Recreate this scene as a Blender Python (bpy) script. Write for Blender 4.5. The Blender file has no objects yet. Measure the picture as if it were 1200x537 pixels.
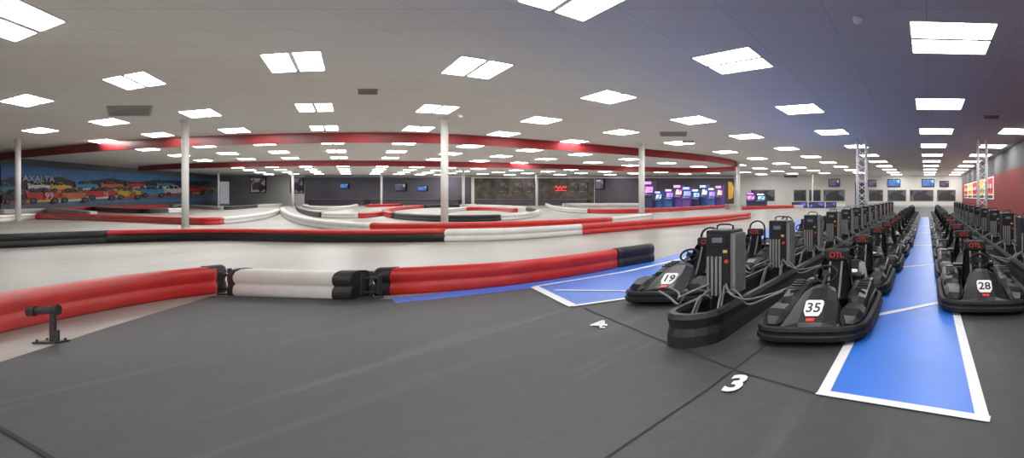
import bpy, bmesh, math, random
from mathutils import Vector, Matrix
random.seed(4)
S=bpy.context.scene
F=477.0; CX=1086.0; CY=230.0; H=1.6; CEIL=5.28; HC=CEIL-H
FAR=72.0
# ---------------------------------------------------------------- helpers
def fl(px,py,z=0.0):
    d=F*(H-z)/(py-CY); return Vector(((px-CX)*d/F,d,z))
def at(px,py,d):
    return Vector(((px-CX)*d/F,d,H-(py-CY)*d/F))
COL=S.collection
def mat(name,col,rough=0.5,metal=0.0,emis=None,es=1.0,noise=0.0,nscale=8.0,bump=0.0,coat=0.0,spec=0.5):
    m=bpy.data.materials.new(name); m.use_nodes=True
    nt=m.node_tree; b=nt.nodes['Principled BSDF']
    b.inputs['Base Color'].default_value=(*col,1); b.inputs['Roughness'].default_value=rough
    b.inputs['Metallic'].default_value=metal
    b.inputs['Specular IOR Level'].default_value=spec
    if coat: b.inputs['Coat Weight'].default_value=coat
    if emis:
        b.inputs['Emission Color'].default_value=(*emis,1); b.inputs['Emission Strength'].default_value=es
    if noise>0 or bump>0:
        tc=nt.nodes.new('ShaderNodeTexCoord'); n=nt.nodes.new('ShaderNodeTexNoise')
        n.inputs['Scale'].default_value=nscale; n.inputs['Detail'].default_value=5
        nt.links.new(tc.outputs['Object'],n.inputs['Vector'])
        if noise>0:
            r=nt.nodes.new('ShaderNodeValToRGB')
            r.color_ramp.elements[0].position=0.3; r.color_ramp.elements[1].position=0.7
            r.color_ramp.elements[0].color=(*[c*(1-noise) for c in col],1)
            r.color_ramp.elements[1].color=(*[min(1,c*(1+noise)) for c in col],1)
            nt.links.new(n.outputs['Fac'],r.inputs['Fac']); nt.links.new(r.outputs['Color'],b.inputs['Base Color'])
        if bump>0:
            bp=nt.nodes.new('ShaderNodeBump'); bp.inputs['Strength'].default_value=bump; bp.inputs['Distance'].default_value=0.01
            nt.links.new(n.outputs['Fac'],bp.inputs['Height']); nt.links.new(bp.outputs['Normal'],b.inputs['Normal'])
    return m
def setup(o,label=None,cat=None,group=None,kind=None,parent=None):
    if label:o['label']=label
    if cat:o['category']=cat
    if group:o['group']=group
    if kind:o['kind']=kind
    if parent is not None:o.parent=parent
    return o
def mk(name,bm,mats,smooth=False,**kw):
    me=bpy.data.meshes.new(name); bm.normal_update(); bm.to_mesh(me); bm.free()
    if not isinstance(mats,(list,tuple)): mats=[mats]
    for m in mats: me.materials.append(m)
    if smooth:
        for p in me.polygons:p.use_smooth=True
    o=bpy.data.objects.new(name,me); COL.objects.link(o)
    return setup(o,**kw)
def empty(name,loc,**kw):
    o=bpy.data.objects.new(name,None); o.location=loc; o.empty_display_size=0.1; COL.objects.link(o); return setup(o,**kw)
def box(bm,c,s,mi=0,bev=0.0,rot=None,seg=2):
    t=bmesh.new(); bmesh.ops.create_cube(t,size=1.0)
    bmesh.ops.scale(t,vec=Vector(s),verts=t.verts)
    if bev>0: bmesh.ops.bevel(t,geom=list(t.edges),offset=bev,segments=seg,affect='EDGES',profile=0.5)
    if rot is not None: bmesh.ops.rotate(t,matrix=rot,verts=t.verts)
    bmesh.ops.translate(t,vec=Vector(c),verts=t.verts)
    add(bm,t,mi)
def add(bm,t,mi=0):
    mp={}
    for v in t.verts: mp[v]=bm.verts.new(v.co)
    for f in t.faces:
        try:
            nf=bm.faces.new([mp[v] for v in f.verts]); nf.material_index=mi; nf.smooth=f.smooth
        except ValueError: pass
    t.free()
def cyl(bm,p0,p1,r0,r1=None,seg=16,mi=0,cap=True):
    if r1 is None:r1=r0
    p0=Vector(p0);p1=Vector(p1);d=p1-p0
    t=bmesh.new(); bmesh.ops.create_cone(t,cap_ends=cap,segments=seg,radius1=r0,radius2=r1,depth=d.length)
    q=Vector((0,0,1)).rotation_difference(d.normalized()).to_matrix()
    bmesh.ops.rotate(t,matrix=q,verts=t.verts); bmesh.ops.translate(t,vec=(p0+p1)/2,verts=t.verts)
    for f in t.faces:
        f.smooth=len(f.verts)==4
    add(bm,t,mi)
def tube(bm,pts,r,seg=8,mi=0,closed=False):
    pts=[Vector(p) for p in pts]; n=len(pts); rings=[]
    up=Vector((0.13,0.21,0.97)).normalized()
    for i,p in enumerate(pts):
        a=pts[(i-1)%n] if (closed or i>0) else p
        b=pts[(i+1)%n] if (closed or i<n-1) else p
        t=(b-a).normalized(); u=t.cross(up)
        if u.length<1e-3:u=t.cross(Vector((1,0,0)))
        u.normalize(); w=t.cross(u)
        rings.append([bm.verts.new(p+u*r*math.cos(2*math.pi*k/seg)+w*r*math.sin(2*math.pi*k/seg)) for k in range(seg)])
    for i in range(n if closed else n-1):
        A=rings[i];B=rings[(i+1)%n]
        for k in range(seg):
            f=bm.faces.new([A[k],A[(k+1)%seg],B[(k+1)%seg],B[k]]); f.material_index=mi; f.smooth=True
    if not closed:
        for R in (rings[0],rings[-1]):
            f=bm.faces.new(R); f.material_index=mi
def sweep(bm,path,prof,closed=False,mi=0,smooth=True):
    n=len(path); rings=[]
    P=[Vector((p[0],p[1])) for p in path]
    for i in range(n):
        a=P[(i-1)%n] if (closed or i>0) else P[i]
        b=P[(i+1)%n] if (closed or i<n-1) else P[i]
        t=(b-a).normalized(); nn=Vector((t.y,-t.x))
        rings.append([bm.verts.new((P[i].x+nn.x*q[0],P[i].y+nn.y*q[0],q[1])) for q in prof])
    m=len(prof)
    for i in range(n if closed else n-1):
        A=rings[i];B=rings[(i+1)%n]
        for k in range(m):
            f=bm.faces.new([A[k],A[(k+1)%m],B[(k+1)%m],B[k]]); f.material_index=mi; f.smooth=smooth
    if not closed:
        for R in (rings[0],rings[-1]):
            f=bm.faces.new(R); f.material_index=mi
def poly(bm,pts,mi=0):
    f=bm.faces.new([bm.verts.new(p) for p in pts]); f.material_index=mi; return f
def addtext(bm,body,size,M,mi=0,ext=0.0,bold=0.0):
    c=bpy.data.curves.new('t','FONT'); c.body=body; c.size=size; c.align_x='CENTER'; c.align_y='CENTER'; c.extrude=ext; c.offset=bold
    c.resolution_u=3
    o=bpy.data.objects.new('t',c); COL.objects.link(o)
    dg=bpy.context.evaluated_depsgraph_get(); me=bpy.data.meshes.new_from_object(o.evaluated_get(dg))
    t=bmesh.new(); t.from_mesh(me); bmesh.ops.transform(t,matrix=M,verts=t.verts); add(bm,t,mi)
    bpy.data.objects.remove(o); bpy.data.curves.remove(c); bpy.data.meshes.remove(me)
def catmull(pts,n=8):
    out=[]
    for i in range(len(pts)-1):
        p0=pts[max(i-1,0)];p1=pts[i];p2=pts[i+1];p3=pts[min(i+2,len(pts)-1)]
        for k in range(n):
            t=k/n
            out.append(tuple(0.5*((2*p1[j])+(-p0[j]+p2[j])*t+(2*p0[j]-5*p1[j]+4*p2[j]-p3[j])*t*t+(-p0[j]+3*p1[j]-3*p2[j]+p3[j])*t**3) for j in range(2)))
    out.append(tuple(pts[-1][:2])); return out

# ---------------------------------------------------------------- materials
RED=mat('barrier_red',(0.53,0.022,0.018),0.40,noise=0.14,nscale=3,bump=0.15)
WHT=mat('barrier_white',(0.68,0.67,0.65),0.4,noise=0.08,nscale=3,bump=0.15)
BLK=mat('barrier_black',(0.012,0.012,0.014),0.5,noise=0.3,nscale=6,bump=0.2)
COLM={'r':RED,'w':WHT,'k':BLK}
KBODY=mat('kart_body_plastic',(0.010,0.010,0.012),0.38,noise=0.25,nscale=9,bump=0.15,spec=0.4)
KRUB=mat('kart_rubber',(0.009,0.009,0.010),0.6,noise=0.3,nscale=12,bump=0.3,spec=0.3)
KSEAT=mat('kart_seat',(0.015,0.015,0.017),0.55,noise=0.2,nscale=20,spec=0.35)
KMET=mat('dark_metal',(0.05,0.05,0.055),0.4,0.6,noise=0.1)
STEEL=mat('steel',(0.72,0.72,0.74),0.45,0.0,noise=0.05)
PLATE=mat('plate_white',(0.8,0.8,0.8),0.4,noise=0.03)
INK=mat('ink_black',(0.01,0.01,0.01),0.5,noise=0.05)
REDT=mat('text_red',(0.6,0.03,0.02),0.4,noise=0.03)
GREY=mat('charger_grey',(0.24,0.245,0.25),0.45,0.3,noise=0.08)
CABLE=mat('cable_grey',(0.15,0.15,0.16),0.5,noise=0.1)
YEL=mat('label_yellow',(0.6,0.45,0.05),0.4,noise=0.05)
SCR=mat('screen_dim',(0.10,0.11,0.12),0.2,emis=(0.25,0.4,0.6),es=0.12,noise=0.1)
COLW=mat('column_white',(0.8,0.8,0.79),0.45,noise=0.03)
FASC=mat('fascia_red',(0.30,0.014,0.02),0.5,noise=0.06,nscale=2)
PANEL=mat('light_diffuser',(0.9,0.9,0.9),0.4,emis=(1.0,0.985,0.955),es=17.0)
FRAME=mat('light_frame',(0.6,0.6,0.6),0.6,noise=0.03)
BLUEP=mat('floor_paint_blue',(0.032,0.155,0.60),0.4,noise=0.10,nscale=1.5)
WHITEP=mat('floor_paint_white',(0.68,0.69,0.71),0.5,noise=0.06,nscale=4)
SEAM=mat('seam_dark',(0.015,0.015,0.015),0.8,noise=0.1)
VENT=mat('vent_grey',(0.3,0.3,0.29),0.5,noise=0.1)

def floor_mat(name,base,dark,light,rough,scuff,amt=.35):
    m=bpy.data.materials.new(name); m.use_nodes=True; nt=m.node_tree; b=nt.nodes['Principled BSDF']
    tc=nt.nodes.new('ShaderNodeTexCoord')
    n1=nt.nodes.new('ShaderNodeTexNoise'); n1.inputs['Scale'].default_value=0.35; n1.inputs['Detail'].default_value=6
    n2=nt.nodes.new('ShaderNodeTexNoise'); n2.inputs['Scale'].default_value=6; n2.inputs['Detail'].default_value=8; n2.inputs['Roughness'].default_value=0.7
    nt.links.new(tc.outputs['Object'],n1.inputs['Vector']); nt.links.new(tc.outputs['Object'],n2.inputs['Vector'])
    mx=nt.nodes.new('ShaderNodeMath'); mx.operation='MULTIPLY_ADD'; mx.inputs[1].default_value=0.4
    nt.links.new(n2.outputs['Fac'],mx.inputs[0]); 
    mm=nt.nodes.new('ShaderNodeMath'); mm.operation='MULTIPLY'; mm.inputs[1].default_value=0.6
    nt.links.new(n1.outputs['Fac'],mm.inputs[0]); nt.links.new(mm.outputs[0],mx.inputs[2])
    r=nt.nodes.new('ShaderNodeValToRGB'); e=r.color_ramp.elements
    e[0].position=0.38; e[0].color=(*dark,1); e[1].position=0.62; e[1].color=(*light,1)
    k=r.color_ramp.elements.new(0.5); k.color=(*base,1)
    nt.links.new(mx.outputs[0],r.inputs['Fac'])
    out=r.outputs['Color']
    for rot,sc,lo,seed in ((0.35,(1.6,0.25,1),.60,0),(-0.55,(2.4,0.22,1),.62,5)):
        mp=nt.nodes.new('ShaderNodeMapping'); mp.inputs['Scale'].default_value=sc; mp.inputs['Rotation'].default_value=(0,0,rot); mp.inputs['Location'].default_value=(seed,seed,0)
        n3=nt.nodes.new('ShaderNodeTexNoise'); n3.inputs['Scale'].default_value=1.4; n3.inputs['Detail'].default_value=7
        nt.links.new(tc.outputs['Object'],mp.inputs['Vector']); nt.links.new(mp.outputs['Vector'],n3.inputs['Vector'])
        r3=nt.nodes.new('ShaderNodeValToRGB'); r3.color_ramp.elements[0].position=lo; r3.color_ramp.elements[1].position=lo+.17
        r3.color_ramp.elements[1].color=(amt,amt,amt,1)
        nt.links.new(n3.outputs['Fac'],r3.inputs['Fac'])
        mix=nt.nodes.new('ShaderNodeMix'); mix.data_type='RGBA'; mix.inputs[7].default_value=(*scuff,1)
        nt.links.new(r3.outputs['Color'],mix.inputs[0]); nt.links.new(out,mix.inputs[6]); out=mix.outputs[2]
    nt.links.new(out,b.inputs['Base Color'])
    b.inputs['Roughness'].default_value=rough
    bp=nt.nodes.new('ShaderNodeBump'); bp.inputs['Strength'].default_value=0.08; bp.inputs['Distance'].default_value=0.01
    nt.links.new(n2.outputs['Fac'],bp.inputs['Height']); nt.links.new(bp.outputs['Normal'],b.inputs['Normal'])
    return m
CONC=floor_mat('concrete',(0.265,0.257,0.232),(0.205,0.198,0.178),(0.32,0.312,0.288),0.36,(0.16,0.155,0.145))
DARKF=floor_mat('dark_rubber_floor',(0.034,0.036,0.040),(0.025,0.027,0.030),(0.046,0.048,0.053),0.58,(0.11,0.11,0.115),.5)
def ceil_mat():
    m=bpy.data.materials.new('ceiling_tiles'); m.use_nodes=True; nt=m.node_tree; b=nt.nodes['Principled BSDF']
    tc=nt.nodes.new('ShaderNodeTexCoord'); br=nt.nodes.new('ShaderNodeTexBrick')
    br.offset=0; br.inputs['Scale'].default_value=1.0; br.inputs['Brick Width'].default_value=2.0; br.inputs['Row Height'].default_value=1.0
    br.inputs['Mortar Size'].default_value=0.012; br.inputs['Mortar Smooth'].default_value=0.3
    br.inputs['Color1'].default_value=(0.86,0.855,0.84,1); br.inputs['Color2'].default_value=(0.84,0.835,0.82,1)
    br.inputs['Mortar'].default_value=(0.66,0.66,0.66,1)
    nt.links.new(tc.outputs['Object'],br.inputs['Vector']); nt.links.new(br.outputs['Color'],b.inputs['Base Color'])
    b.inputs['Roughness'].default_value=0.8
    return m
CEILM=ceil_mat()
WALLW=mat('wall_white',(0.70,0.69,0.67),0.7,noise=0.04,nscale=0.5)
WALLG=mat('wall_grey',(0.13,0.135,0.15),0.7,noise=0.1,nscale=0.5)
WALLR=mat('wall_red',(0.24,0.016,0.018),0.6,noise=0.08,nscale=0.5)

# ---------------------------------------------------------------- room shell
RX=6.3
def quad(name,pts,m,**kw):
    bm=bmesh.new(); poly(bm,[Vector(p) for p in pts]); return mk(name,bm,m,**kw)
LW=[(-70.0,-12.0),(-86.5,38.0),(-125.4,FAR)]
def wall_ray(px,py,off=0.0):
    a=Vector(LW[1]);b=Vector(LW[2]); a2=Vector(LW[0])
    r=Vector(((px-CX)/F,1.0))
    def hit(a,b):
        d=b-a; den=r.x*d.y-r.y*d.x; return (a.x*d.y-a.y*d.x)/den
    t=hit(a,b) if px>=0 else hit(a2,a)
    dep=t*(1-off); return Vector(((px-CX)/F*dep,dep,H-(py-CY)*dep/F))
bm=bmesh.new()
poly(bm,[(LW[0][0],-12,0),(RX,-12,0),(RX,FAR,0),(LW[2][0],FAR,0),(LW[1][0],38,0)])
mk('floor',bm,CONC,kind='structure')
bm=bmesh.new()
poly(bm,[(LW[0][0],-12,CEIL),(LW[1][0],38,CEIL),(LW[2][0],FAR,CEIL),(RX,FAR,CEIL),(RX,-12,CEIL)])
mk('ceiling',bm,CEILM,kind='structure')
quad('wall_back',[(LW[2][0],FAR,0),(RX,FAR,0),(RX,FAR,CEIL),(LW[2][0],FAR,CEIL)],WALLW,kind='structure')
quad('wall_front',[(LW[0][0],-12,0),(RX,-12,0),(RX,-12,CEIL),(LW[0][0],-12,CEIL)],WALLW,kind='structure')
bm=bmesh.new()
for a,b_ in ((LW[0],LW[1]),(LW[1],LW[2])):
    poly(bm,[(a[0],a[1],0),(b_[0],b_[1],0),(b_[0],b_[1],CEIL),(a[0],a[1],CEIL)])
mk('wall_left',bm,WALLG,kind='structure')
bm=bmesh.new()
poly(bm,[(RX,-12,0),(RX,FAR,0),(RX,FAR,3.6),(RX,-12,3.6)],0)
poly(bm,[(RX,-12,3.6),(RX,FAR,3.6),(RX,FAR,CEIL),(RX,-12,CEIL)],1)
mk('wall_right',bm,[WALLR,WALLG],kind='structure')

def thin(name,pts,m,z1,**kw):
    bm=bmesh.new(); poly(bm,[Vector((p[0],p[1],z1)) for p in pts])
    return mk(name,bm,m,**kw)
Bd=[fl(458,351),fl(600,335),fl(700,318),fl(752,309),fl(870,277),fl(930,260)]
pts=[(-7.6,-12),(fl(-300,521).x,fl(-300,521).y)]+[(fl(a,b).x,fl(a,b).y) for a,b in ((0,425),(130,383),(250,347),(330,349),(400,350))]+[(p.x,p.y) for p in Bd]+[(-9.2,60),(RX,60),(RX,-12)]
thin('floor_dark',pts,DARKF,0.004,kind='structure',label='dark grey rubberised pit floor')
def paint(name,pts,m,z,label):
    return thin(name,pts,m,z,label=label,cat='floor marking')
lane=[fl(957,463),fl(1161,496)]
lx0,lx1=lane[0].x,lane[1].x
paint('painted_lane',[(lane[0].x,lane[0].y),(lane[1].x,lane[1].y),(lx1,31),(lx0,31)],BLUEP,0.008,'bright blue painted walkway between two rows of karts')
side=[(fl(a,b).x,fl(a,b).y) for a,b in ((458,350),(464,356),(540,348),(628,338),(672,360),(735,350))]
side=side+[(-4.75,8.0),(-4.75,30),(-9.0,30)]+[(p.x,p.y) for p in reversed(Bd[1:])]
paint('painted_lane',side,BLUEP,0.008,'blue painted strip beside the red track barrier')
ZC=[0.0100]
def stripe(pts,w,label='white painted floor line edging a blue lane',mats=WHITEP,name='floor_line',cat='floor marking',px=True,group='white floor lines'):
    ZC[0]+=0.0004; z=ZC[0]
    P=[fl(*p) if px else Vector((p[0],p[1],0)) for p in pts]
    bm=bmesh.new(); n=len(P); L=[];R=[]
    for i in range(n):
        a=P[max(i-1,0)];b=P[min(i+1,n-1)]; t=(b-a).normalized(); nn=Vector((t.y,-t.x,0))*w/2
        L.append(bm.verts.new((P[i].x+nn.x,P[i].y+nn.y,z)));R.append(bm.verts.new((P[i].x-nn.x,P[i].y-nn.y,z)))
    for i in range(n-1): bm.faces.new([L[i],R[i],R[i+1],L[i+1]])
    bmesh.ops.recalc_face_normals(bm,faces=bm.faces[:])
    for f in bm.faces:
        if f.normal.z<0: f.normal_flip()
    return mk(name,bm,mats,label=label,cat=cat,group=group)
def seam(pts,w=0.022): stripe(pts,w,label='thin dark expansion joint in the pit floor',mats=SEAM,name='floor_joint',cat='floor joint',group='floor joints')
seam([(700,545),(830,457),(905,400)],.016); seam([(685,362),(760,394),(870,438),(955,462)],.014); seam([(-60,470),(0,503),(70,545)],.016)
W=0.1
stripe([(lx0+.05,lane[0].y+.02),(lx0+.05,31)],W,px=False)
stripe([(lx1-.05,lane[1].y+.02),(lx1-.05,31)],W,px=False)
stripe([(lx0,lane[0].y+.03),(lx1,lane[1].y+.03)],W*.8,px=False)
for y0,y1 in ((5.35,6.2),(9.0,9.6),(13,13.3),(17.5,17.6),(22,22),(26,26)):
    stripe([(lx0+.1,y0),(lx1-.1,y1)],0.1,px=False)
stripe([(626,337),(735,319)],0.10); stripe([(626,337),(672,360)],0.10); stripe([(672,359.5),(740,350)],0.11); stripe([(650,341),(735,342)],0.07)
stripe([(735,319),(800,304),(870,288),(905,278)],0.14)
stripe([(-4.85,8),(-4.85,30)],0.12,px=False)
for body,px,py,s,kx,sh in (('3',862,452,0.40,.85,.22),('4',702,382,0.40,1.0,1.0)):
    p=fl(px,py); bm=bmesh.new()
    M=Matrix(((kx,(px-CX)/F*sh,0,p.x),(0,1,0,p.y),(0,0,1,0.017),(0,0,0,1)))
    addtext(bm,body,s,M,bold=0.014)
    mk('floor_numeral',bm,WHITEP,label='white stencilled floor number %s on dark floor'%body,cat='floor number')

# ---------------------------------------------------------------- barriers
def bprof(h,w=0.15):
    k=h/0.45; q=w
    half=[(-q*.85,0.0),(-q,.035),(-q*1.02,.10),(-q*.96,.16),(-q*.80,.195),(-q*.80,.215),(-q*.92,.24),(-q*1.0,.29),(-q*.98,.35),(-q*.8,.41),(-q*.4,.445)]
    pr=[(a,b*k) for a,b in half]+[(0,h)]+[(-a,b*k) for a,b in reversed(half)]
    return pr
NM={'r':'red','w':'white','k':'black'}
def flc(px,py):
    p=fl(px,py); lim=69.0
    if px<256: lim=min(lim,wall_ray(px,230).y*.955)
    if p.y>lim: p=Vector(((px-CX)*lim/F,lim,0))
    return p
def run(pts,h=0.42,w=0.13,n=8,group='track barriers'):
    dense=catmull([(p[0],p[1]) for p in pts],n)
    segs=[];i=0
    while i<len(pts)-1:
        c=pts[i][2]; j=i+1
        while j<len(pts)-1 and pts[j][2]==c: j+=1
        segs.append((c,dense[i*n:j*n+1])); i=j
    for c,d in segs:
        path=[flc(*q) for q in d]
        bm=bmesh.new()
        if c=='t':
            sweep(bm,[(p.x,p.y) for p in path],[(-w,0),(-w*1.05,h*.4),(-w*.9,h*.68),(w*.9,h*.68),(w*1.05,h*.4),(w,0)])
            o=mk('track_barrier',bm,BLK,label='long black track barrier topped with a red rail',cat='track barrier',group=group)
            bm=bmesh.new(); sweep(bm,[(p.x,p.y) for p in path],[(-w*.95,h*.66),(-w*1.1,h*.78),(-w*.9,h*.95),(0,h),(w*.9,h*.95),(w*1.1,h*.78),(w*.95,h*.66)])
            mk('top_rail',bm,RED,label='red padded top rail',parent=o)
        else:
            sweep(bm,[(p.x,p.y) for p in path],bprof(h,w))
            mk('track_barrier',bm,COLM[c],label='%s plastic track barrier section on the concrete track'%NM[c],cat='track barrier',group=group)
def piece(pts,c,h,ends,label):
    dense=catmull(pts,10); path=[fl(*q) for q in dense]
    bm=bmesh.new(); sweep(bm,[(p.x,p.y) for p in path],bprof(h,0.11))
    o=mk('track_barrier',bm,COLM[c],label=label,cat='track barrier',group='track barriers')
    for e in ends:
        d=[fl(*q) for q in catmull(e,5)]
        bm=bmesh.new(); sweep(bm,[(p.x,p.y) for p in d],bprof(h+0.012,0.122))
        mk('end_sleeve',bm,BLK,label='black rubber end sleeve',parent=o)
piece([(-120,418),(0,388),(100,367),(180,353),(248,344)],'r',0.45,[[(239,345),(258,342.5)]],'long red plastic track barrier ending in black sleeve')
piece([(284,345),(330,347),(402,349)],'w',0.42,[[(282,344.9),(287,345.2)],[(402,349),(424,349)]],'short white plastic track barrier with black end sleeves')
piece([(452,345),(520,341),(600,334),(680,322),(724,313)],'r',0.43,[[(446,345.3),(464,344.4)],[(720,314),(762,306.5)]],'long red plastic track barrier beside blue painted strip')
run([(0-200,300,'k'),(0,291,'k'),(130,285,'t'),(260,282,'t'),(400,284,'t'),(525,283,'w'),(600,281,'w'),(680,275,'r'),(760,268,'r'),(830,262,'r'),(878,256,'r')],h=0.44)
run([(-60,262,'w'),(0,260,'w'),(45,257,'r'),(120,259,'r'),(217,263,'r'),(258,263,'w'),(305,257,'w'),(325,250,'w')])
run([(330,248,'w'),(338,256,'w'),(360,264,'w'),(400,270,'w'),(438,272,'r'),(530,272,'r'),(640,268,'r'),(715,263,'w'),(762,257,'w')])
run([(348,243,'k'),(355,250,'k'),(380,255,'w'),(420,256,'r'),(446,253,'r')],h=.4)
def ring(cx,cy,rx,ry,cols,h=0.42):
    pts=[]; n=len(cols)
    for i in range(n+1):
        a=2*math.pi*i/n+math.pi
        pts.append((cx+rx*math.cos(a),cy-ry*math.sin(a)*1.0,cols[i%n]))
    run(pts,h=h,n=6)
ring(540,251.5,90,8.5,['r','k','k','k','w','w','k','w','w','k','r','r'])
run([(640,241,'w'),(655,247,'w'),(690,250,'r'),(740,250,'r'),(800,247,'r'),(850,243.5,'r')])
run([(660,241.5,'w'),(700,238,'w'),(760,238,'r'),(800,241.5,'r')])
run([(55,244,'r'),(110,247,'k'),(160,250,'k'),(195,249.5,'w'),(212,248.5,'w')])
run([(0,247,'w'),(60,249,'w'),(110,254,'r')])
run([(110,242,'r'),(160,241.5,'r'),(195,241.5,'r')])
run([(205,241.8,'w'),(225,243.5,'w'),(262,246,'k'),(300,243.5,'w'),(330,241.5,'w')])
run([(356,243,'w'),(370,246,'w'),(400,246,'w'),(418,242.5,'w')])
run([(430,243,'r'),(470,241.8,'r')])
run([(520,250,'w'),(545,247,'r'),(580,247,'r'),(605,249,'w')],h=.4)
run([(870,246,'r'),(930,244,'w'),(990,242,'w')],h=.4)

def bracket(px,py,label):
    p=fl(px,py); 
    e=empty('barrier_bracket',p,label=label,cat='barrier bracket',group='barrier brackets'); e.scale=(1,.38,1)
    bm=bmesh.new(); box(bm,(0,0,0.012),(0.30,0.2,0.024),bev=0.006); mk('base_plate',bm,KMET,parent=e)
    bm=bmesh.new(); cyl(bm,(0,0,0.02),(0,0,0.40),0.026); cyl(bm,(0,0,.2),(0,0,.24),0.036); cyl(bm,(0,0,.36),(0,0,.43),0.036)
    mk('upright_pin',bm,KMET,parent=e)
    for s in (-1,1):
        bm=bmesh.new()
        for z in (.1,.32): box(bm,(s*.07,0,z),(.14,.05,.035),bev=.005)
        box(bm,(s*.135,-0.0,.21),(.03,.1,.32),bev=.008)
        cyl(bm,(s*.135,-.07,.1),(s*.135,-.04,.1),.014); cyl(bm,(s*.135,-.07,.32),(s*.135,-.04,.32),.014)
        mk('hinge_plate',bm,BLK,parent=e)
bracket(269,345.5,'black steel hinge bracket joining red and white barriers')
bracket(435,350,'black steel hinge bracket joining white and red barriers')
p=fl(60,402)
e=empty('anchor_post',p,label='black floor anchor post with short horizontal padded roller',cat='anchor post'); e.scale=(1,.32,1)
bm=bmesh.new(); box(bm,(0,0,0.012),(0.26,0.24,0.024),bev=0.006)
for a in (-.1,.1):
    for b in (-.08,.08): cyl(bm,(a,b,.02),(a,b,.045),.014,seg=6)
mk('base_plate',bm,KMET,parent=e)
bm=bmesh.new(); box(bm,(.02,0,.18),(.06,.05,.33),bev=.012); box(bm,(0.04,0,.08),(.1,.03,.12),bev=.01); mk('upright',bm,BLK,parent=e)
bm=bmesh.new(); cyl(bm,(-.22,0,.345),(.06,0,.36),.042); cyl(bm,(-.25,0,.343),(-.17,0,.347),.055); cyl(bm,(.03,0,.358),(.08,0,.362),.058); mk('roller',bm,BLK,parent=e)

# ---------------------------------------------------------------- columns
def column(px,top,w,label='white painted round steel roof column',seg=20):
    d=F*HC/(CY-top); x=(px-CX)*d/F; ca=d/math.hypot(x,d); r=w*d*ca/(2*F)
    e=empty('support_column',(x,d,0),label=label,cat='column',group='white roof columns')
    bm=bmesh.new(); cyl(bm,(0,0,0.02),(0,0,CEIL-.06),r,seg=seg); mk('shaft',bm,COLW,parent=e)
    bm=bmesh.new(); box(bm,(0,0,.02),(r*3.0,r*3.0*ca,.04),bev=.008)
    mk('base_plate',bm,COLW,parent=e)
    bm=bmesh.new(); box(bm,(0,0,CEIL-.035),(r*3.2,r*3.2*ca,.07),bev=.01); mk('cap_plate',bm,COLW,parent=e)
column(21,163,7.5); column(217,141,9); column(521,138,9); column(752,168,7)
column(865,189,4.5); column(343,200,3); column(447,203,2.5); column(543,200,3.5); column(629,203,3); column(256,200,2.5); column(952,203,2)
def truss(px,top,half):
    d=F*HC/(CY-top); x=(px-CX)*d/F
    e=empty('truss_column',(x,d,0),label='silver aluminium lattice box truss standing to ceiling',cat='truss',group='aluminium trusses')
    for sx in (-1,1):
        for sy in (-1,1):
            bm=bmesh.new(); cyl(bm,(sx*half,sy*half,.02),(sx*half,sy*half,CEIL-.02),.055,seg=8); mk('chord',bm,STEEL,parent=e)
    bm=bmesh.new(); z=.1;k=0
    while z<CEIL-.5:
        for (a,b) in (((-1,-1),(1,-1)),((1,-1),(1,1)),((1,1),(-1,1)),((-1,1),(-1,-1))):
            if k%2: a,b=b,a
            cyl(bm,(a[0]*half,a[1]*half,z),(b[0]*half,b[1]*half,z+.45),.024,seg=6)
        z+=.45;k+=1
    mk('lattice_bracing',bm,STEEL,parent=e)
    bm=bmesh.new(); box(bm,(0,0,.012),(half*3,half*3,.024),bev=.005); mk('base_plate',bm,STEEL,parent=e)
truss(1010,163,.27); truss(1151,163,.27)

# ---------------------------------------------------------------- ceiling lights
def warp(x,y):
    th=math.atan2(x,y); d=math.hypot(x,y)
    return (d*th, d)
def fixture(rx,ry,rot=0.0,near=True,sc=1.0):
    def q(a0,a1,b0,b1,z):
        out=[]
        for a,b in ((a0,b0),(a1,b0),(a1,b1),(a0,b1)):
            xx=rx+a*math.cos(rot)-b*math.sin(rot); yy=ry+a*math.sin(rot)+b*math.cos(rot)
            w=warp(xx,yy); out.append(Vector((w[0],w[1],z)))
        return out
    s=.79*sc; g=.07
    def slab(bm,a0,a1,b0,b1,z0,z1,mi=0):
        A=q(a0,a1,b0,b1,z0);B=q(a0,a1,b0,b1,z1)
        va=[bm.verts.new(v) for v in A];vb=[bm.verts.new(v) for v in B]
        bm.faces.new(va).material_index=mi;
        for i in range(4): bm.faces.new([va[i],vb[i],vb[(i+1)%4],va[(i+1)%4]]).material_index=mi
    lab='unseen ceiling light of two glowing panels, added for illumination'
    bm=bmesh.new(); 
    slab(bm,-s-.05,s+.05,-s-.05,s+.05,CEIL-.012,CEIL,0)
    if near:
        o=mk('ceiling_light',bm,FRAME,label=lab,cat='ceiling light',group='ceiling light panels')
        for b0,b1 in ((-s,-g),(g,s)):
            bm=bmesh.new(); slab(bm,-s,s,b0,b1,CEIL-.018,CEIL-.013); mk('light_panel',bm,PANEL,parent=o)
    else:
        slab(bm,-s,s,-s,-g,CEIL-.03,CEIL-.013,1); slab(bm,-s,s,g,s,CEIL-.03,CEIL-.013,1)
        mk('ceiling_light',bm,[FRAME,PANEL],label=lab,cat='ceiling light',group='ceiling light panels')
near=[(15,25),(158,95),(31,118),(128,143),(47,153),(235,133),(185,158),(345,73),(369,126),(380,150),(275,153),(558,80),(512,128),(490,151),(675,-6),
(713,114),(634,141),(590,157),(860,72),(813,141),(728,155),(672,166),(1115,45),(938,128),(875,160),(1101,122),(975,155),(1097,154),(1192,154)]
used=[]
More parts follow.
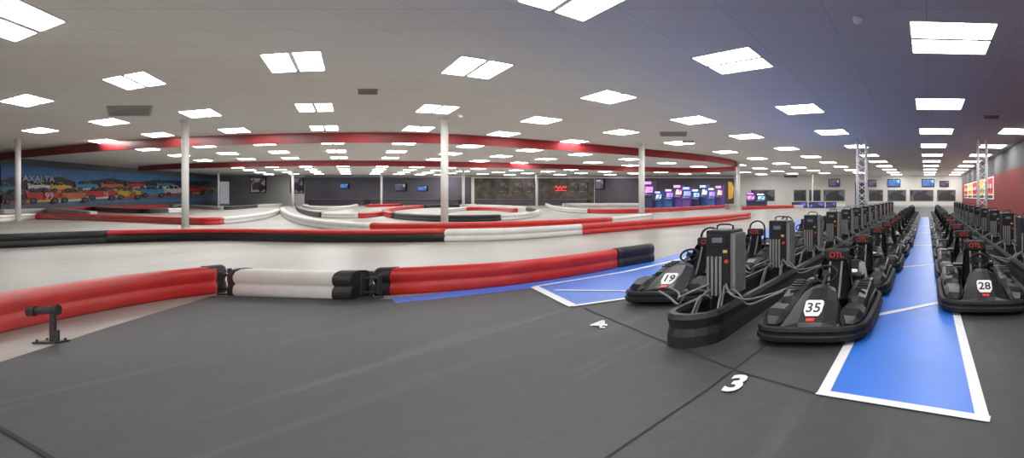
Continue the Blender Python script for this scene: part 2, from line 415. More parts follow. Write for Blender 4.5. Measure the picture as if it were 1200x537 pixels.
for px,py in near:
    d=F*HC/(CY-py); th=(px-CX)/F; x=d*math.sin(th); y=d*math.cos(th)
    rot=-0.17*min(1,max(0,(450-px)/250+.6)) if px<600 else (-0.06 if px<760 else 0)
    fixture(x,y,rot,sc=1.16 if px>1090 else (1.02 if px>800 else (.92 if d>13 else .97))); used.append((x,y))
ys=[(-14,-.2),(-9.2,-.19),(-4.6,-.18),(.3,-.17),(5.3,-.165),(10.7,-.14),(16.6,-.10),(22.8,-.05),(29.6,-.03)]+[(36.3+6.6*k,0) for k in range(6)]
nf=0
for xi in range(-1,14):
    x0=0.5-5.45*xi if xi<=0 else 0.5-5.45*xi-.2
    if xi==-1: x0=4.8
    for yj,sl in ys:
        sh={-14:-3.0,-9.2:-2.2,-4.6:-1.5,.3:-.6}.get(yj,0)
        y=yj+ (sl*(x0+10.7) if x0<-10.7 else 0); x=x0+(sh if x0<-5 else 0)
        if any(math.hypot(x-a,y-b)<3.2 for a,b in used): continue
        if y<0 and x>-14: continue
        X,Y=warp(x,y)
        if Y>FAR-2 or Y<13 : continue
        u=X/Y*F
        if u>112 or u<-1086-90: continue
        if X>RX-1.3: continue
        if Y>38: lim=-86.5-(Y-38)*38.9/34+2.2
        else: lim=-82
        if X<lim: continue
        fixture(x,y,-.15 if y<12 and x<-10 else 0,near=False,sc=.95 if u<-60 else 1.12); nf+=1
print('far fixtures',nf)
def added_fixture(x,y):  # out-of-view lights above and behind the camera, added for illumination
    bm=bmesh.new(); box(bm,(0,0,CEIL-.006),(2.2,2.2,.012),0); box(bm,(0,-.52,CEIL-.02),(2.0,.9,.016),1); box(bm,(0,.52,CEIL-.02),(2.0,.9,.016),1)
    o=mk('ceiling_light',bm,[FRAME,PANEL],label='unseen ceiling light of two glowing panels, added for illumination',cat='ceiling light',group='ceiling light panels'); o.location=(x,y,0)
for y in (3.0,-3.2,-9.0):
    for x in (3.5,-2.0,-7.5,-13,-18.5,-24,-30):
        if y==3.0 and x<-7: continue
        added_fixture(x,y)
for px,py,w,h in ((152,130,1.9,2.0),(789,157,1.6,1.6),(431,107,.7,.7),(1162,137,.7,.7),(806,166,.8,.8)):
    d=F*HC/(CY-py); x=(px-CX)*d/F; sh=x/d
    bm=bmesh.new(); box(bm,(0,0,0),(w,h,.03),bev=.005)
    for k in range(7): box(bm,(0,-h/2+h*(k+1)/8,-.02),(w*.9,h*.03,.02),0)
    for v in bm.verts: v.co.x+=v.co.y*sh
    o=mk('ceiling_vent',bm,VENT,label='grey louvred air vent in the ceiling',cat='ceiling vent'); o.location=(x,d,CEIL-.016)
def fc(px,py): 
    d=F*HC/(CY-py); return ((px-CX)*d/F,d)
loop=[(-60,190),(0,180),(60,173),(130,166.5),(217,161),(330,157),(430,155.5),(521,157),(600,162),(680,168),(760,175),(820,181),(852,186),(864,190),(864,193.5),(850,196),(800,197),(700,194),(600,191),(521,189.5),(440,188.5),(360,188.5),(280,190),(200,192.5),(163,195)]
path=[fc(*q) for q in catmull(loop,6)]
bm=bmesh.new(); sweep(bm,path,[(-.06,CEIL-.58),(-.06,CEIL-.001),(.06,CEIL-.001),(.06,CEIL-.58)],smooth=False)
mk('ceiling_fascia',bm,FASC,label='dark red curved fascia band hanging from ceiling',cat='fascia band')
for px,py,dd in ((1005,25,.09),(541,136,.1)):
    d=F*HC/(CY-py)*.98; bm=bmesh.new(); bmesh.ops.create_uvsphere(bm,u_segments=16,v_segments=8,radius=dd); cyl(bm,(0,0,0),(0,0,.06),dd*1.15)
    for f in bm.faces:f.smooth=True
    o=mk('dome_camera',bm,COLW,label='small white dome security camera on ceiling',cat='security camera'); o.location=((px-CX)*d/F,d,CEIL-.06)

# ---------------------------------------------------------------- kart
def loft(bm,secs,mi=0,cap=True,smooth=True):
    R=[[bm.verts.new(p) for p in s] for s in secs]; m=len(R[0])
    for i in range(len(R)-1):
        for k in range(m):
            f=bm.faces.new([R[i][k],R[i][(k+1)%m],R[i+1][(k+1)%m],R[i+1][k]]); f.material_index=mi; f.smooth=smooth
    if cap:
        bm.faces.new(R[0]); bm.faces.new(list(reversed(R[-1])))
def kpath():
    half=[(0,-.90),(.30,-.885),(.46,-.83),(.555,-.72),(.585,-.55),(.59,-.2),(.59,.3),(.58,.65),(.53,.82),(.42,.89),(.2,.905)]
    return [(x,y) for x,y in half]+[(0,.905)]+[(-x,y) for x,y in reversed(half[1:])]
def k_bumper(bm):
    sweep(bm,kpath(),[(-.045,.06),(-.045,.17),(-.02,.205),(.03,.20),(.045,.17),(.035,.145),(.035,.125),(.05,.11),(.05,.07),(.02,.045)],closed=True,smooth=False)
def k_pan(bm):
    sec=kpath(); poly(bm,[(x*.95,y*.95,.06) for x,y in sec]); poly(bm,[(x*.95,y*.95,.045) for x,y in reversed(sec)])
def k_nose(bm):
    secs=[]
    for y,w,zb,zt in ((-.86,.30,.15,.19),(-.82,.33,.12,.235),(-.66,.31,.12,.33),(-.5,.27,.12,.42),(-.36,.22,.14,.50),(-.26,.17,.2,.52),(-.22,.15,.25,.47)):
        secs.append([(-w,y,zb),(-w*1.02,y,(zb+zt)/2),(-w*.85,y,zt-.04),(-w*.40,y,zt),(0,y,zt+.004),(w*.40,y,zt),(w*.85,y,zt-.04),(w*1.02,y,(zb+zt)/2),(w,y,zb)])
    loft(bm,secs,smooth=False)
def k_fender(bm,s):
    secs=[]
    for y,w,zt in ((-.80,.06,.22),(-.74,.11,.29),(-.62,.13,.34),(-.45,.13,.35),(-.33,.12,.31),(-.26,.09,.24)):
        c=s*.42; secs.append([(c-w,y,.2),(c-w,y,zt-.05),(c-w*.6,y,zt),(c+w*.6,y,zt-.01),(c+w,y,zt-.06),(c+w,y,.2)])
    loft(bm,secs,smooth=False)
def k_pod(bm,s):
    secs=[]
    for y,w,zt in ((-.20,.08,.26),(-.14,.13,.36),(.05,.14,.42),(.33,.14,.46),(.44,.11,.44),(.46,.10,.3)):
        c=s*.41; secs.append([(c-w,y,.12),(c-w,y,zt-.04),(c-w*.75,y,zt-.01),(c,y,zt),(c+w*.7,y,zt-.03),(c+w,y,zt-.12),(c+w,y,.12)])
    loft(bm,secs,smooth=False)
    for k in range(4): box(bm,(s*.43,.0+.09*k,.425+.012*k),(.14,.03,.02),0)
def k_seat(bm):
    cp=catmull([(-.05,.24),(.06,.17),(.22,.15),(.36,.22),(.44,.40),(.50,.62),(.53,.74)],3); rows=[]
    for i,(y,z) in enumerate(cp):
        t=i/(len(cp)-1); w=.19+.04*math.sin(t*math.pi)-.05*max(0,t-.75)*4*.8; lift=.10+.05*math.sin(t*math.pi)
        a=math.pi/2*min(1,max(0,(t-.25)/.4)); row=[]
        for j in range(9):
            s=-1+2*j/8; e=abs(s)**3*lift
            row.append(bm.verts.new((w*math.sin(s*1.4)/math.sin(1.4),y-e*math.sin(a),z+e*math.cos(a))))
        rows.append(row)
    for i in range(len(rows)-1):
        for j in range(8):
            f=bm.faces.new([rows[i][j],rows[i][j+1],rows[i+1][j+1],rows[i+1][j]]); f.smooth=True
    bmesh.ops.solidify(bm,geom=bm.faces[:],thickness=0.02)
def k_head(bm,txt=True):
    box(bm,(0,.52,.77),(.36,.09,.17),0,bev=.03,seg=2)
    box(bm,(0,.58,.6),(.2,.05,.3),0,bev=.01,seg=1)
    if txt:
        M=Matrix.Translation((0,.4695,.775))@Matrix.Rotation(math.pi/2,4,'X'); addtext(bm,'OTL',.105,M,1,ext=.003,bold=.001)
def k_hoop(bm,h):
    pts=[(-.17,.62,.3),(-.17,.62,h-.16)]+[(-.17*math.cos(math.pi*k/10),.62,h-.16+.16*math.sin(math.pi*k/10)) for k in range(11)]+[(.17,.62,h-.16),(.17,.62,.3)]
    tube(bm,pts,.02)
def k_wheel(bm,x,y):
    cyl(bm,(x-.065,y,.128),(x+.065,y,.128),.126,seg=20,mi=0); s=1 if x>0 else -1
    cyl(bm,(x+s*.055,y,.128),(x+s*.07,y,.128),.07,seg=14,mi=1)
def k_steer(bm):
    c=Vector((0,-.10,.62)); R=Matrix.Rotation(math.radians(55),3,'X')
    pts=[c+R@Vector((.14*math.cos(a),.11*math.sin(a),0)) for a in [2*math.pi*k/20 for k in range(20)]]
    tube(bm,pts,.016,closed=True)
    for a in (0,2.1,4.2): tube(bm,[c,c+R@Vector((.13*math.cos(a),.10*math.sin(a),0))],.011,seg=6)
    cyl(bm,c-R@Vector((0,0,.02)),c+R@Vector((0,0,.02)),.045,seg=12)
def k_colm(bm): cyl(bm,(0,-.34,.44),(0,-.10,.61),.02,seg=8)
def k_rear(bm):
    box(bm,(0,.74,.27),(.96,.22,.26),0,bev=.04,seg=2); box(bm,(.2,.74,.43),(.3,.16,.1),0,bev=.03)
    box(bm,(-.25,.74,.41),(.22,.14,.06),0,bev=.02)
    for k in range(5): box(bm,(-.35+.04*k,.74,.405),(.012,.18,.02),0)
def k_frame(bm):
    for s in (-1,1):
        tube(bm,[(s*.24,-.6,.09),(s*.24,.0,.09),(s*.22,.5,.12),(s*.2,.6,.3),(s*.17,.6,.55)],.016,seg=6)
        tube(bm,[(s*.52,-.24,.16),(s*.555,-.15,.30),(s*.555,.4,.32),(s*.52,.5,.16)],.014,seg=6)
        box(bm,(s*.13,-.45,.2),(.06,.02,.14),0,bev=.006)
    tube(bm,[(-.5,.6,.13),(.5,.6,.13)],.018,seg=6); tube(bm,[(-.5,-.52,.13),(.5,-.52,.13)],.014,seg=6)
def k_belt(bm,s):
    pts=catmull([(.50,.68),(.40,.44),(.28,.22)],3); L=[];R=[]
    for a in pts:
        L.append(bm.verts.new((s*.08-.014,a[0]-.035,a[1]+.01)));R.append(bm.verts.new((s*.08+.014,a[0]-.035,a[1]+.01)))
    for i in range(len(pts)-1): bm.faces.new([L[i],R[i],R[i+1],L[i+1]])
def k_plate(bm,num):
    sl=math.atan2(.09,.16)
    M=Matrix.Translation((0,-.665,.342))@Matrix.Rotation(sl+.2,4,'X')
    t=bmesh.new(); pts=[(-.1,.09),(-.075,.105),(.075,.105),(.1,.09),(.1,-.04),(.07,-.1),(-.07,-.1),(-.1,-.04)]
    a=[t.verts.new((x,y,.012)) for x,y in pts]; b=[t.verts.new((x,y,-.03)) for x,y in pts]
    t.faces.new(list(reversed(a))); 
    for i in range(8): t.faces.new([a[i],a[(i+1)%8],b[(i+1)%8],b[i]])
    bmesh.ops.transform(t,matrix=M,verts=t.verts); add(bm,t,0)
    if num: addtext(bm,num,.17,M@Matrix.Translation((0,0,.0135)),1,bold=.004)
def k_badge(bm):
    M=Matrix.Translation((0,-.80,.257))@Matrix.Rotation(math.atan2(.09,.16),4,'X')
    box(bm,(0,0,0),(.09,.045,.012),0); bmesh.ops.transform(bm,matrix=M,verts=bm.verts)
def part_set(num,hoop):
    P=[]
    def p(name,fn,mats,*a,parent=None,label=None):
        bm=bmesh.new(); fn(bm,*a); P.append((name,bm,mats,parent,label))
    p('bumper',k_bumper,KRUB,label='thick black wrap-around bumper'); p('floor_pan',k_pan,KMET); p('nose_cone',k_nose,KBODY)
    p('number_plate',k_plate,[PLATE,INK],num,parent='nose_cone',label='white number plate'+(' reading '+num if num else ''))
    p('nose_badge',k_badge,REDT,parent='nose_cone',label='small red badge')
    for s in (-1,1): p('fender',k_fender,KBODY,s)
    for s in (-1,1): p('side_pod',k_pod,KBODY,s)
    p('seat',k_seat,KSEAT)
    for s in (-1,1): p('harness_strap',k_belt,CABLE,s,parent='seat',label='grey seat harness strap')
    p('headrest',k_head,[KSEAT,REDT],label='black headrest with red letters OTL')
    p('roll_hoop',k_hoop,KMET,hoop or .80)
    for x,y in ((-.44,-.52),(.44,-.52),(-.45,.6),(.45,.6)): p('wheel',k_wheel,[KRUB,STEEL],x,y)
    p('steering_column',k_colm,KMET); p('steering_wheel',k_steer,KRUB); p('motor_cover',k_rear,KBODY); p('chassis_frame',k_frame,KMET)
    return P
def build_kart(x,y,rot,num,hoop,label,group):
    e=empty('go_kart',(x,y,0.004),label=label,cat='go-kart',group=group); e.rotation_euler[2]=rot
    d={}
    for name,bm,mats,par,lab in part_set(num,hoop):
        o=mk(name,bm,mats,parent=d.get(par,e) if par else e,label=lab); d.setdefault(name,o)
    return e
def copy_tree(src,x,y,rot=0.0,label=None):
    e=src.copy(); e.location=(x,y,src.location.z); e.rotation_euler[2]=rot; COL.objects.link(e)
    if label:e['label']=label
    def rec(s,d):
        for c in s.children:
            k=c.copy(); k.parent=d; COL.objects.link(k); rec(c,k)
    rec(src,e); return e
GA='parked karts in rows'
SP=1.98; FR=.9
XA,XB,XC,XD=-3.92,-1.26,.80,3.2
k19=build_kart(XA,5.92+FR,.04,'19',1.02,'black go-kart with tall roll hoop and number 19',GA)
k35=build_kart(XB,4.30+FR,0,'35',0,'black go-kart numbered 35 with OTL headrest',GA)
k28=build_kart(XC,5.40+FR,0,'28',0,'black go-kart numbered 28 parked beside blue lane',GA)
k17=build_kart(XA,5.92+FR+SP,.0,'17',1.02,'black go-kart with tall roll hoop beside charger row',GA)
gB=build_kart(XB+.04,4.30+FR+SP,0,'',0,'black electric go-kart parked in a row',GA)
bmf=bmesh.new()
for name,bm,mats,par,lab in part_set('',.95):
    add(bmf,bm,1 if name=='number_plate' else 0)
farme=None
def far_kart(x,y):
    global farme
    if farme is None:
        o=mk('go_kart',bmf,[KBODY,PLATE],label='black electric go-kart parked in a row',cat='go-kart',group=GA); farme=o.data; 
    else:
        o=bpy.data.objects.new('go_kart',farme); COL.objects.link(o); setup(o,label='black electric go-kart parked in a row',cat='go-kart',group=GA)
    o.location=(x,y,.004)
for k in range(2,13):
    y=5.92+FR+SP*k
    if abs(y-27)<1.6: continue
    copy_tree(gB if k>2 else k17,XA,y) if k<5 else far_kart(XA,y)
for k in range(2,13):
    y=4.30+FR+SP*k; x=XB+.05*min(k,4)
    copy_tree(gB,x,y) if k<6 else far_kart(x,y)
for k in range(1,13):
    y=5.40+FR+SP*k
    copy_tree(gB,XC,y) if k<6 else far_kart(XC,y)
for k in range(0,10):
    y=12.2+SP*k
    if abs(y-27)<1.6: continue
    far_kart(XD,y)

# ---------------------------------------------------------------- dividers + chargers
def divider(x,y0,y1,label):
    hw=.25; path=[]
    for k in range(9):
        a=math.pi+math.pi*k/8; path.append((x+hw*math.cos(a),y0+hw+hw*math.sin(a)))
    path=path+[(x+hw,y0+hw+ (y1-y0-hw)*t) for t in (.05,.3,.6,1)]+[(x-hw,y0+hw+(y1-y0-hw)*t) for t in (1,.6,.3,.05)]
    bm=bmesh.new(); sweep(bm,path,[(-.04,0),(-.05,.12),(-.04,.2),(-.05,.30),(-.03,.35),(.03,.35),(.05,.30),(.03,.2),(.05,.12),(.05,0)],closed=True,smooth=False)
    return mk('row_divider',bm,BLK,label=label,cat='kerb rail')
divider(-2.55,4.30,30,'long black rubber guard rail under battery chargers')
divider(2.02,7.0,30,'long black rubber guard rail under battery chargers')
def charger(x,y,label='black battery charger with grey ribbed heat sink'):
    e=empty('battery_charger',(x,y,0.004),label=label,cat='battery charger',group='battery chargers')
    bm=bmesh.new(); box(bm,(0,0,.76),(.30,.36,.84),bev=.02); box(bm,(0,-.185,1.05),(.22,.02,.14),bev=.004); mk('cabinet',bm,KBODY,parent=e)
    bm=bmesh.new()
    for k in range(9): box(bm,(.17,-.14+.035*k,.76),(.05,.012,.74))
    box(bm,(.152,0,.76),(.012,.33,.76)); mk('heat_sink',bm,GREY,parent=e)
    bm=bmesh.new()
    for k in range(4): box(bm,(-.115+.05*k,-.19,.62),(.03,.014,.48),bev=.003)
    mk('front_grille',bm,GREY,parent=e)
    bm=bmesh.new(); box(bm,(0,-.198,1.06),(.12,.006,.06)); mk('display',bm,SCR,parent=e)
    bm=bmesh.new(); box(bm,(.09,-.1845,.92),(.05,.006,.035)); mk('warning_label',bm,YEL,parent=e)
    bm=bmesh.new(); cyl(bm,(.11,-.205,.30+.5),(.11,-.185,.30+.5),.022,seg=12); mk('stop_button',bm,REDT,parent=e,label='small red stop button')
    bm=bmesh.new(); 
    for sx in (-.1,.1):
        for sy in (-.14,.14): box(bm,(sx,sy,.17),(.03,.03,.35))
    box(bm,(0,0,.01),(.28,.36,.02)); mk('stand',bm,KMET,parent=e)
    bm=bmesh.new()
    tube(bm,[(-.1,.0,1.17),(-.1,0,1.22),(-.06,0,1.24),(.06,0,1.24),(.1,0,1.22),(.1,0,1.17)],.012,seg=6); mk('top_handle',bm,KMET,parent=e)
    def spl(pts,n=4):
        q=[]
        for i in range(len(pts)-1):
            for t in range(n):
                p0=Vector(pts[max(i-1,0)]);p1=Vector(pts[i]);p2=Vector(pts[i+1]);p3=Vector(pts[min(i+2,len(pts)-1)]);tt=t/n
                q.append(.5*((2*p1)+(-p0+p2)*tt+(2*p0-5*p1+4*p2-p3)*tt*tt+(-p0+3*p1-3*p2+p3)*tt**3))
        return q
    for k in range(4):
        s=-1 if k%2 else 1; bm=bmesh.new()
        tube(bm,spl([(s*.08,-.18,.50-.05*k),(s*.11,-.27-.03*k,.42),(s*.13,-.38-.04*k,.25),(s*.12,-.46-.05*k,.12),(s*.05,-.56-.04*k,.04)]),.013,seg=6); mk('cable',bm,CABLE,parent=e,label='grey charging cable')
    for s in (-1,1):
        for k in (0,1):
            bm=bmesh.new(); tube(bm,spl([(s*.1,-.18,.42+.1*k),(s*.22,-.26-.1*k,.47),(s*.32,-.3-.1*k,.42),(s*.42,-.28,.30+.06*k),(s*.62,-.15+.2*k,.36),(s*.8,-.1+.2*k,.43)]),.013,seg=6); mk('cable',bm,CABLE,parent=e,label='grey charging cable')
    return e
c0=charger(-2.55,5.15)
for k in range(1,13): copy_tree(c0,-2.55,5.15+SP*k)
for k in range(0,11): copy_tree(c0,2.02,8.3+SP*k)

# ---------------------------------------------------------------- walls dressing
cm={}
def C(name,col,e=0.0):
    if name not in cm: cm[name]=mat('paint_'+name,col,.6,noise=.15,nscale=1,emis=col if e else None,es=e)
    return cm[name]
pal=[C('mural_blue',(.06,.19,.45)),C('mural_dark',(.015,.015,.025)),C('mural_red',(.5,.03,.025)),C('mural_yellow',(.6,.40,.05)),C('mural_white',(.62,.62,.65)),C('mural_teal',(.04,.25,.42)),C('mural_orange',(.52,.14,.03)),C('mural_grey',(.12,.13,.17)),C('mural_green',(.09,.18,.10))]
def mtop(px): return 230-477*3.0/wall_ray(px,200).y
def mbot(px): return 230+477*1.25/wall_ray(px,200).y
bm=bmesh.new()
poly(bm,[wall_ray(1,mtop(1),.002),wall_ray(254,mtop(254),.002),wall_ray(254,mbot(254),.002),wall_ray(1,mbot(1),.002)],0)
def mp(pts,mi,o): poly(bm,[wall_ray(x,y,o) for x,y in pts],mi)
mp([(1,mbot(1)-6),(254,mbot(254)-3),(254,mbot(254)),(1,mbot(1))],7,.003)
mp([(1,212),(20,206),(40,213),(70,207),(90,214),(130,209),(160,214),(180,211),(254,213),(254,230),(1,238)],1,.0032)
mp([(1,222),(90,222),(254,220),(254,231),(1,240)],7,.0035)
def mcar(cx,cy,w,h,body,fl_=1,roof=None):
    q=lambda L:[(cx+fl_*a*w,cy-b*h+a*fl_*w*-.06) for a,b in L]
    mp(q([(-.5,.05),(-.52,.34),(-.44,.48),(-.2,.54),(-.02,.84),(.20,.86),(.36,.58),(.50,.58),(.52,.3),(.50,.05)]),body,.005)
    mp(q([(-.14,.55),(-.02,.78),(.07,.80),(.07,.57)]),1,.006); mp(q([(.10,.57),(.10,.80),(.18,.80),(.28,.58)]),1,.006)
    mp(q([(-.50,.06),(-.52,.22),(.1,.16),(.51,.26),(.50,.06)]),roof if roof is not None else 4,.0055)
    mp(q([(.40,.60),(.40,.74),(.54,.76),(.54,.60)]),body,.0052)
    for a in (-.3,.3):
        mp([(cx+fl_*a*w+.11*w*math.cos(t*.6283),cy-(.12+.17*math.sin(t*.6283))*h) for t in range(10)],1,.0065)
        mp([(cx+fl_*a*w+.05*w*math.cos(t*.6283),cy-(.12+.07*math.sin(t*.6283))*h) for t in range(10)],7,.007)
cars=[(8,228,26,16,5,3),(46,224,26,13,4,5),(52,238,42,22,2,3),(88,237,40,20,6,4),(72,224,24,12,3,2),(102,223,26,13,5,4),(120,234,38,18,2,4),(152,233,34,17,3,2),(132,222,26,11,6,1),(180,231,32,16,5,2),(160,221,22,10,2,4),(206,229,28,14,4,2),(230,228,24,13,2,3),(244,225,16,10,6,5),(194,220,20,9,5,4),(18,239,30,20,1,2)]
for cx_,cy_,w,h,b,r in sorted(cars,key=lambda c:c[1]): mcar(cx_,cy_,w,h,b,roof=r,fl_=-1)
def wtext(body,px,py,size_px,mi,off=.0085):
    p=wall_ray(px,py,off); a=Vector(LW[1]);b=Vector(LW[2]); t=(b-a).normalized()
    dep=p.y; sz=size_px*dep/F*1.3
    p2=wall_ray(px+1,py,off); mperpx=(p2-p).length; k=mperpx/(dep/F)
    X=Vector((t.x,t.y,0)); 
    if (p2-p).dot(X)<0: X=-X
    M=Matrix(((X.x*k,0,X.y,p.x),(X.y*k,0,-X.x,p.y),(0,1,0,p.z),(0,0,0,1)))
    addtext(bm,body,sz,M,mi)
wtext('AXALTA',46,210,7.5,4); wtext('99',58,230,8,4); wtext('24',156,227,6,1); wtext('16',124,227,5,4)
mk('wall_mural',bm,pal,label='long blue wall mural of colourful racing stock cars',cat='mural')
FD=FAR-.025
def panel(name,px0,py0,px1,py1,m,label,cat,d=FD,th=.05,frame=None):
    a=at(px0,py0,d);b=at(px1,py1,d); bm=bmesh.new()
    c=(a+b)/2; sx=abs(b.x-a.x);sz=abs(a.z-b.z)
    if frame is None:
        box(bm,(0,0,0),(sx,th,sz)); o=mk(name,bm,m,label=label,cat=cat); o.location=(c.x,d,c.z); return o
    box(bm,(0,0,0),(sx,th,sz),bev=min(.04,th*.3)); o=mk(name,bm,frame,label=label,cat=cat); o.location=(c.x,d,c.z)
    bm=bmesh.new(); box(bm,(0,-th/2-.01,0),(sx-.25,.02,sz-.25)); mk('screen' if cat=='television' else 'picture',bm,m,parent=o); return o
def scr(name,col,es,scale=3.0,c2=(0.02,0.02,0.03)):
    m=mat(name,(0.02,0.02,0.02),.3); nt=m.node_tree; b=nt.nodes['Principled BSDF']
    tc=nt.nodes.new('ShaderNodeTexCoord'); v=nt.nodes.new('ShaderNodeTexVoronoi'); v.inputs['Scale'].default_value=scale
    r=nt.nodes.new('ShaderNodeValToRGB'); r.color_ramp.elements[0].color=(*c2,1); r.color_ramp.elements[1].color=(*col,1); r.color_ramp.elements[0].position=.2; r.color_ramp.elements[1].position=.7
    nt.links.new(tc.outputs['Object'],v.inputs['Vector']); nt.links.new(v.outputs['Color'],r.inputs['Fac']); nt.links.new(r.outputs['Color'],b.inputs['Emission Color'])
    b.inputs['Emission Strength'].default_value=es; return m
PURP=mat('wall_grey_purple_tint',(.085,.078,.10),.7,noise=.35,nscale=.15)  # purple tint of the lighting is put into the dark grey wall colour
BROWN=mat('wall_brown_mural',(.075,.06,.05),.7,noise=.7,nscale=.9)
panel('wall_panel',357,208,552,239,PURP,'dark grey accent wall behind the track, purple light put into its colour','wall panel',th=.04)
panel('wall_panel',556,209,696,239,BROWN,'dark brown graphic wall with scattered highlights','wall panel',th=.04)
panel('wall_panel',697,209,860,239,PURP,'dark wall behind the arcade machines','wall panel',th=.04)
panel('wall_panel',357,205,860,207.8,C('soffit',(.35,.34,.33)),'pale soffit above dark wall','wall panel',th=.04)
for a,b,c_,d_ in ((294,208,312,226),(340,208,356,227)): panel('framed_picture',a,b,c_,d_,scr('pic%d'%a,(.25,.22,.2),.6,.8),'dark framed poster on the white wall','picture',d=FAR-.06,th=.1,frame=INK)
SC1=scr('tv_blue',(.25,.6,1.0),1.6,.8,(.02,.08,.3)); SC2=scr('tv_mix',(.6,.5,.6),1.0,.8,(.03,.03,.08))
for a,b,c_,d_,m in ((399,215,409,221,SC1),(490,218,501,224,SC1),(463,215,476,224,SC2),(698,210,708,222,SC2),(919,200,934,208,SC2),(971,210,984,219,SC2),(1017,211,1027,219,SC2),(1040,210,1055,219,SC1),(1080,210,1095,219,SC1),(1101,212,1112,219,SC2)):
    panel('television',a,b,c_,d_,m,'black wall-mounted television showing a picture','television',d=FAR-(.16 if a<860 else .105),th=.2,frame=INK)
panel('door_1',258,213,268,239,C('door_lit_glow',(.8,.82,.85),.25),None,None,d=FAR-.03,th=.04)['kind']='structure'  # slight glow in the door colour stands in for a bright lit doorway
panel('door_2',1002,214,1014,240,C('door_dark',(.08,.08,.09)),None,None,d=FAR-.03,th=.04)['kind']='structure'
CNT=C('counter_dark',(.06,.05,.06)); CTOP=C('counter_top',(.25,.24,.25))
for a,b in ((365,430),(440,540),(560,690)): 
    p0=at(a,234,FAR-1.2); p1=at(b,234,FAR-1.2); w_=p1.x-p0.x
    e=empty('service_counter',((p0.x+p1.x)/2,FAR-1.2,0),label='long low dark service counter along wall',cat='counter',group='service counters')
    bm=bmesh.new(); box(bm,(0,0,.5),(w_,.7,1.0),bev=.03); mk('body',bm,CNT,parent=e)
    bm=bmesh.new(); box(bm,(0,-.05,1.03),(w_+.2,.9,.06),bev=.02); mk('counter_top',bm,CTOP,parent=e)
bm=bmesh.new(); p=at(657,221,FAR-.15)
tube(bm,[(-1.0,0,.2),(-.7,0,.45),(-.4,0,-.1),(-.1,0,.4),(.2,0,-.05),(.5,0,.35),(.8,0,.1),(1.0,0,.4)],.08,seg=6)
tube(bm,[(-.9,0,-.4),(0,0,-.3),(1.0,0,-.38)],.06,seg=6)
o=mk('neon_sign',bm,C('neon_red',(.9,.06,.05),1.2),label='small red scripted neon sign on dark brown wall',cat='neon sign'); o.location=p
for px in (607,672,684,590,622):
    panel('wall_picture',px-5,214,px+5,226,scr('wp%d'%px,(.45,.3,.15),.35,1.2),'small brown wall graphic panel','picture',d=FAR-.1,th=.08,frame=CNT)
for a,b in ((880,908),(930,945),(948,962),(965,990),(1018,1035),(1040,1062),(1066,1094),(1098,1120)):
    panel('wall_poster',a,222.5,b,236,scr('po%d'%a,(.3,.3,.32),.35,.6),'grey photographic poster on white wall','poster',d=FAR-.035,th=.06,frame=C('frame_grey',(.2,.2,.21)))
acols=[(1,.25,.75),(.25,.4,1),(.5,.25,1),(.3,.7,1),(1,.6,.3),(.9,.9,1)]
AM=[scr('arcade_screen_%d'%i,acols[i],2.0,7,(.12,.06,.3)) for i in range(6)]
AMQ=[scr('arcade_marquee_%d'%i,acols[(i+2)%6],1.8,5,acols[i]) for i in range(6)]
def arcade(px,d,w,h,ci):
    x=(px-CX)*d/F
    e=empty('arcade_machine',(x,d,0),label='upright arcade machine with glowing %s screen'%['pink','blue','purple','cyan','orange','white'][ci],cat='arcade machine',group='arcade machines')
    t=w/2; bm=bmesh.new()
    sec=[(-.5,0),(-.5,.38*h),(-.62,.42*h),(-.62,.46*h),(-.3,.55*h),(-.15,.8*h),(-.5,.84*h),(-.5,h),(.4,h),(.4,0)]
    loft(bm,[[(-t,y,z) for y,z in sec],[(t,y,z) for y,z in sec]],smooth=False); mk('cabinet',bm,C('cab%d'%(ci%3),((.05,.05,.12),(.16,.07,.35),(.05,.13,.38))[ci%3]),parent=e)
    bm=bmesh.new(); poly(bm,[(-t*.85,-.32,.57*h),(t*.85,-.32,.57*h),(t*.85,-.19,.79*h),(-t*.85,-.19,.79*h)]); mk('screen',bm,AM[ci],parent=e)
    bm=bmesh.new(); box(bm,(0,-.52,.92*h),(w*.8,.04,.10*h)); mk('marquee',bm,AMQ[ci],parent=e)
    bm=bmesh.new(); box(bm,(0,-.56,.49*h),(w*.8,.1,.04)); cyl(bm,(-.15,-.56,.5*h),(-.15,-.56,.5*h+.15),.03,seg=8); mk('control_panel',bm,PLATE,parent=e)
for i,(px,w,h) in enumerate(((762,1.2,3.7),(786,1.0,2.6),(796,1.1,3.2),(806.5,1.1,2.9),(817,1.0,2.6),(826,1.0,3.2),(835.5,.9,2.8),(844,.9,3.1),(881,1.1,2.1),(893,1.1,2.0),(773,.9,2.3))):
    arcade(px,56+(i%3)*.6,w,h,(i*2+i//3)%6)
for a,b in ((928,946),(948,966),(968,980)):
    panel('glowing_panel',a,237,b,243.6,scr('gp%d'%a,(.15,.2,1.0),.9,1.5,(.02,.02,.08)),'low blue-lit panel fence near arcade','panel',d=56,th=.2,frame=INK)
p=at(853,222,50); bm=bmesh.new(); e=empty('flag_banner',(p.x,50,0),label='tall yellow and orange feather banner on stand',cat='banner')
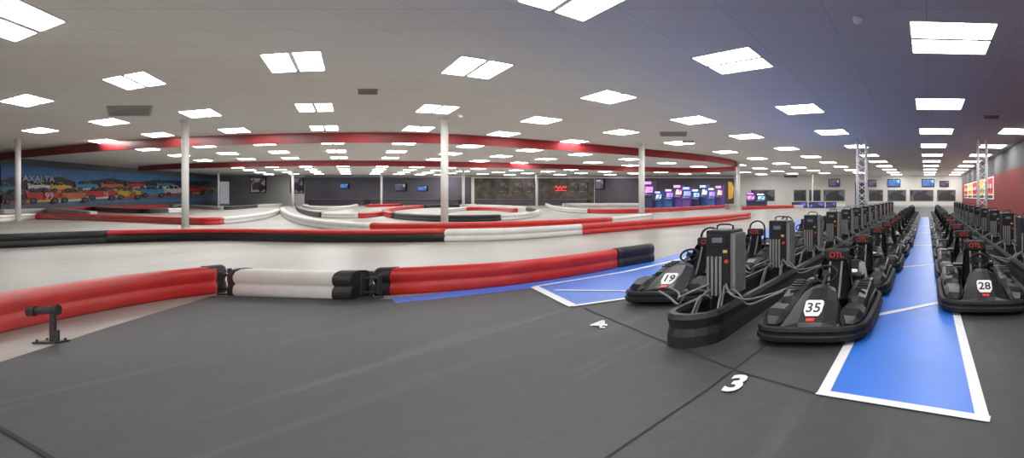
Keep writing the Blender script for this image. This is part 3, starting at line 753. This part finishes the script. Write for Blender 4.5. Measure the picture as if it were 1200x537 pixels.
cyl(bm,(0,0,0),(0,0,3.4),.04,seg=8); cyl(bm,(0,0,0),(0,0,.06),.3,seg=12); mk('pole',bm,KMET,parent=e)
bm=bmesh.new(); poly(bm,[(.05,-.01,1.2),(.6,-.01,1.4),(.75,-.01,2.6),(.5,-.01,3.3),(.05,-.01,3.4)]); mk('flag',bm,C('flag_yellow',(.8,.45,.05)),parent=e)
def rzy(y,z,off): return Vector((RX-off,y,z))
bm=bmesh.new(); PALR=[C('sign_red_glow',(.75,.05,.03),.5),C('sign_yellow_glow',(.85,.55,.06),.5),INK,C('sign_white_glow',(.8,.8,.8),.4)]  # small glow added to the sign colours to brighten them on the oblique wall
y0,y1,z0,z1=38,68,1.3,3.5
def rq(a,b,c,d,mi,off): poly(bm,[rzy(a,c,off),rzy(b,c,off),rzy(b,d,off),rzy(a,d,off)],mi)
rq(y0,y1,z0,z1,3,.04)
nn=5
for i in range(nn):
    a=y0+(y1-y0)*i/nn+.5;b=y0+(y1-y0)*(i+1)/nn-.5
    rq(a,b,z0+.5,z1-.15,(0,1,0,1,0)[i],.06); rq(a,b,z0+.1,z0+.4,2,.06)
    for k in range(6):
        if k%2: rq(a+(b-a)*k/6,a+(b-a)*(k+1)/6,(z0+z1)/2,(z0+z1)/2+.4,3,.08)
        else: rq(a+(b-a)*k/6,a+(b-a)*(k+1)/6,(z0+z1)/2-.4,(z0+z1)/2,2,.08)
mk('wall_sign',bm,PALR,label='red, yellow and chequered flag sign panels with added glow on wall',cat='sign')

# ---------------------------------------------------------------- world, camera
w=bpy.data.worlds.new('World'); S.world=w; w.use_nodes=True
w.node_tree.nodes['Background'].inputs[0].default_value=(.9,.95,1,1); w.node_tree.nodes['Background'].inputs[1].default_value=0.5
S.view_settings.view_transform='Standard'
cd=bpy.data.cameras.new('Camera'); cam=bpy.data.objects.new('Camera',cd); COL.objects.link(cam); S.camera=cam
cam.location=(0,0,H); cam.rotation_euler=(math.pi/2,0,0)
cd.sensor_width=36; cd.lens=F/1200*36; cd.shift_x=(600-CX)/1200; cd.shift_y=(CY-268.5)/1200; cd.clip_end=500; cd.clip_start=.05
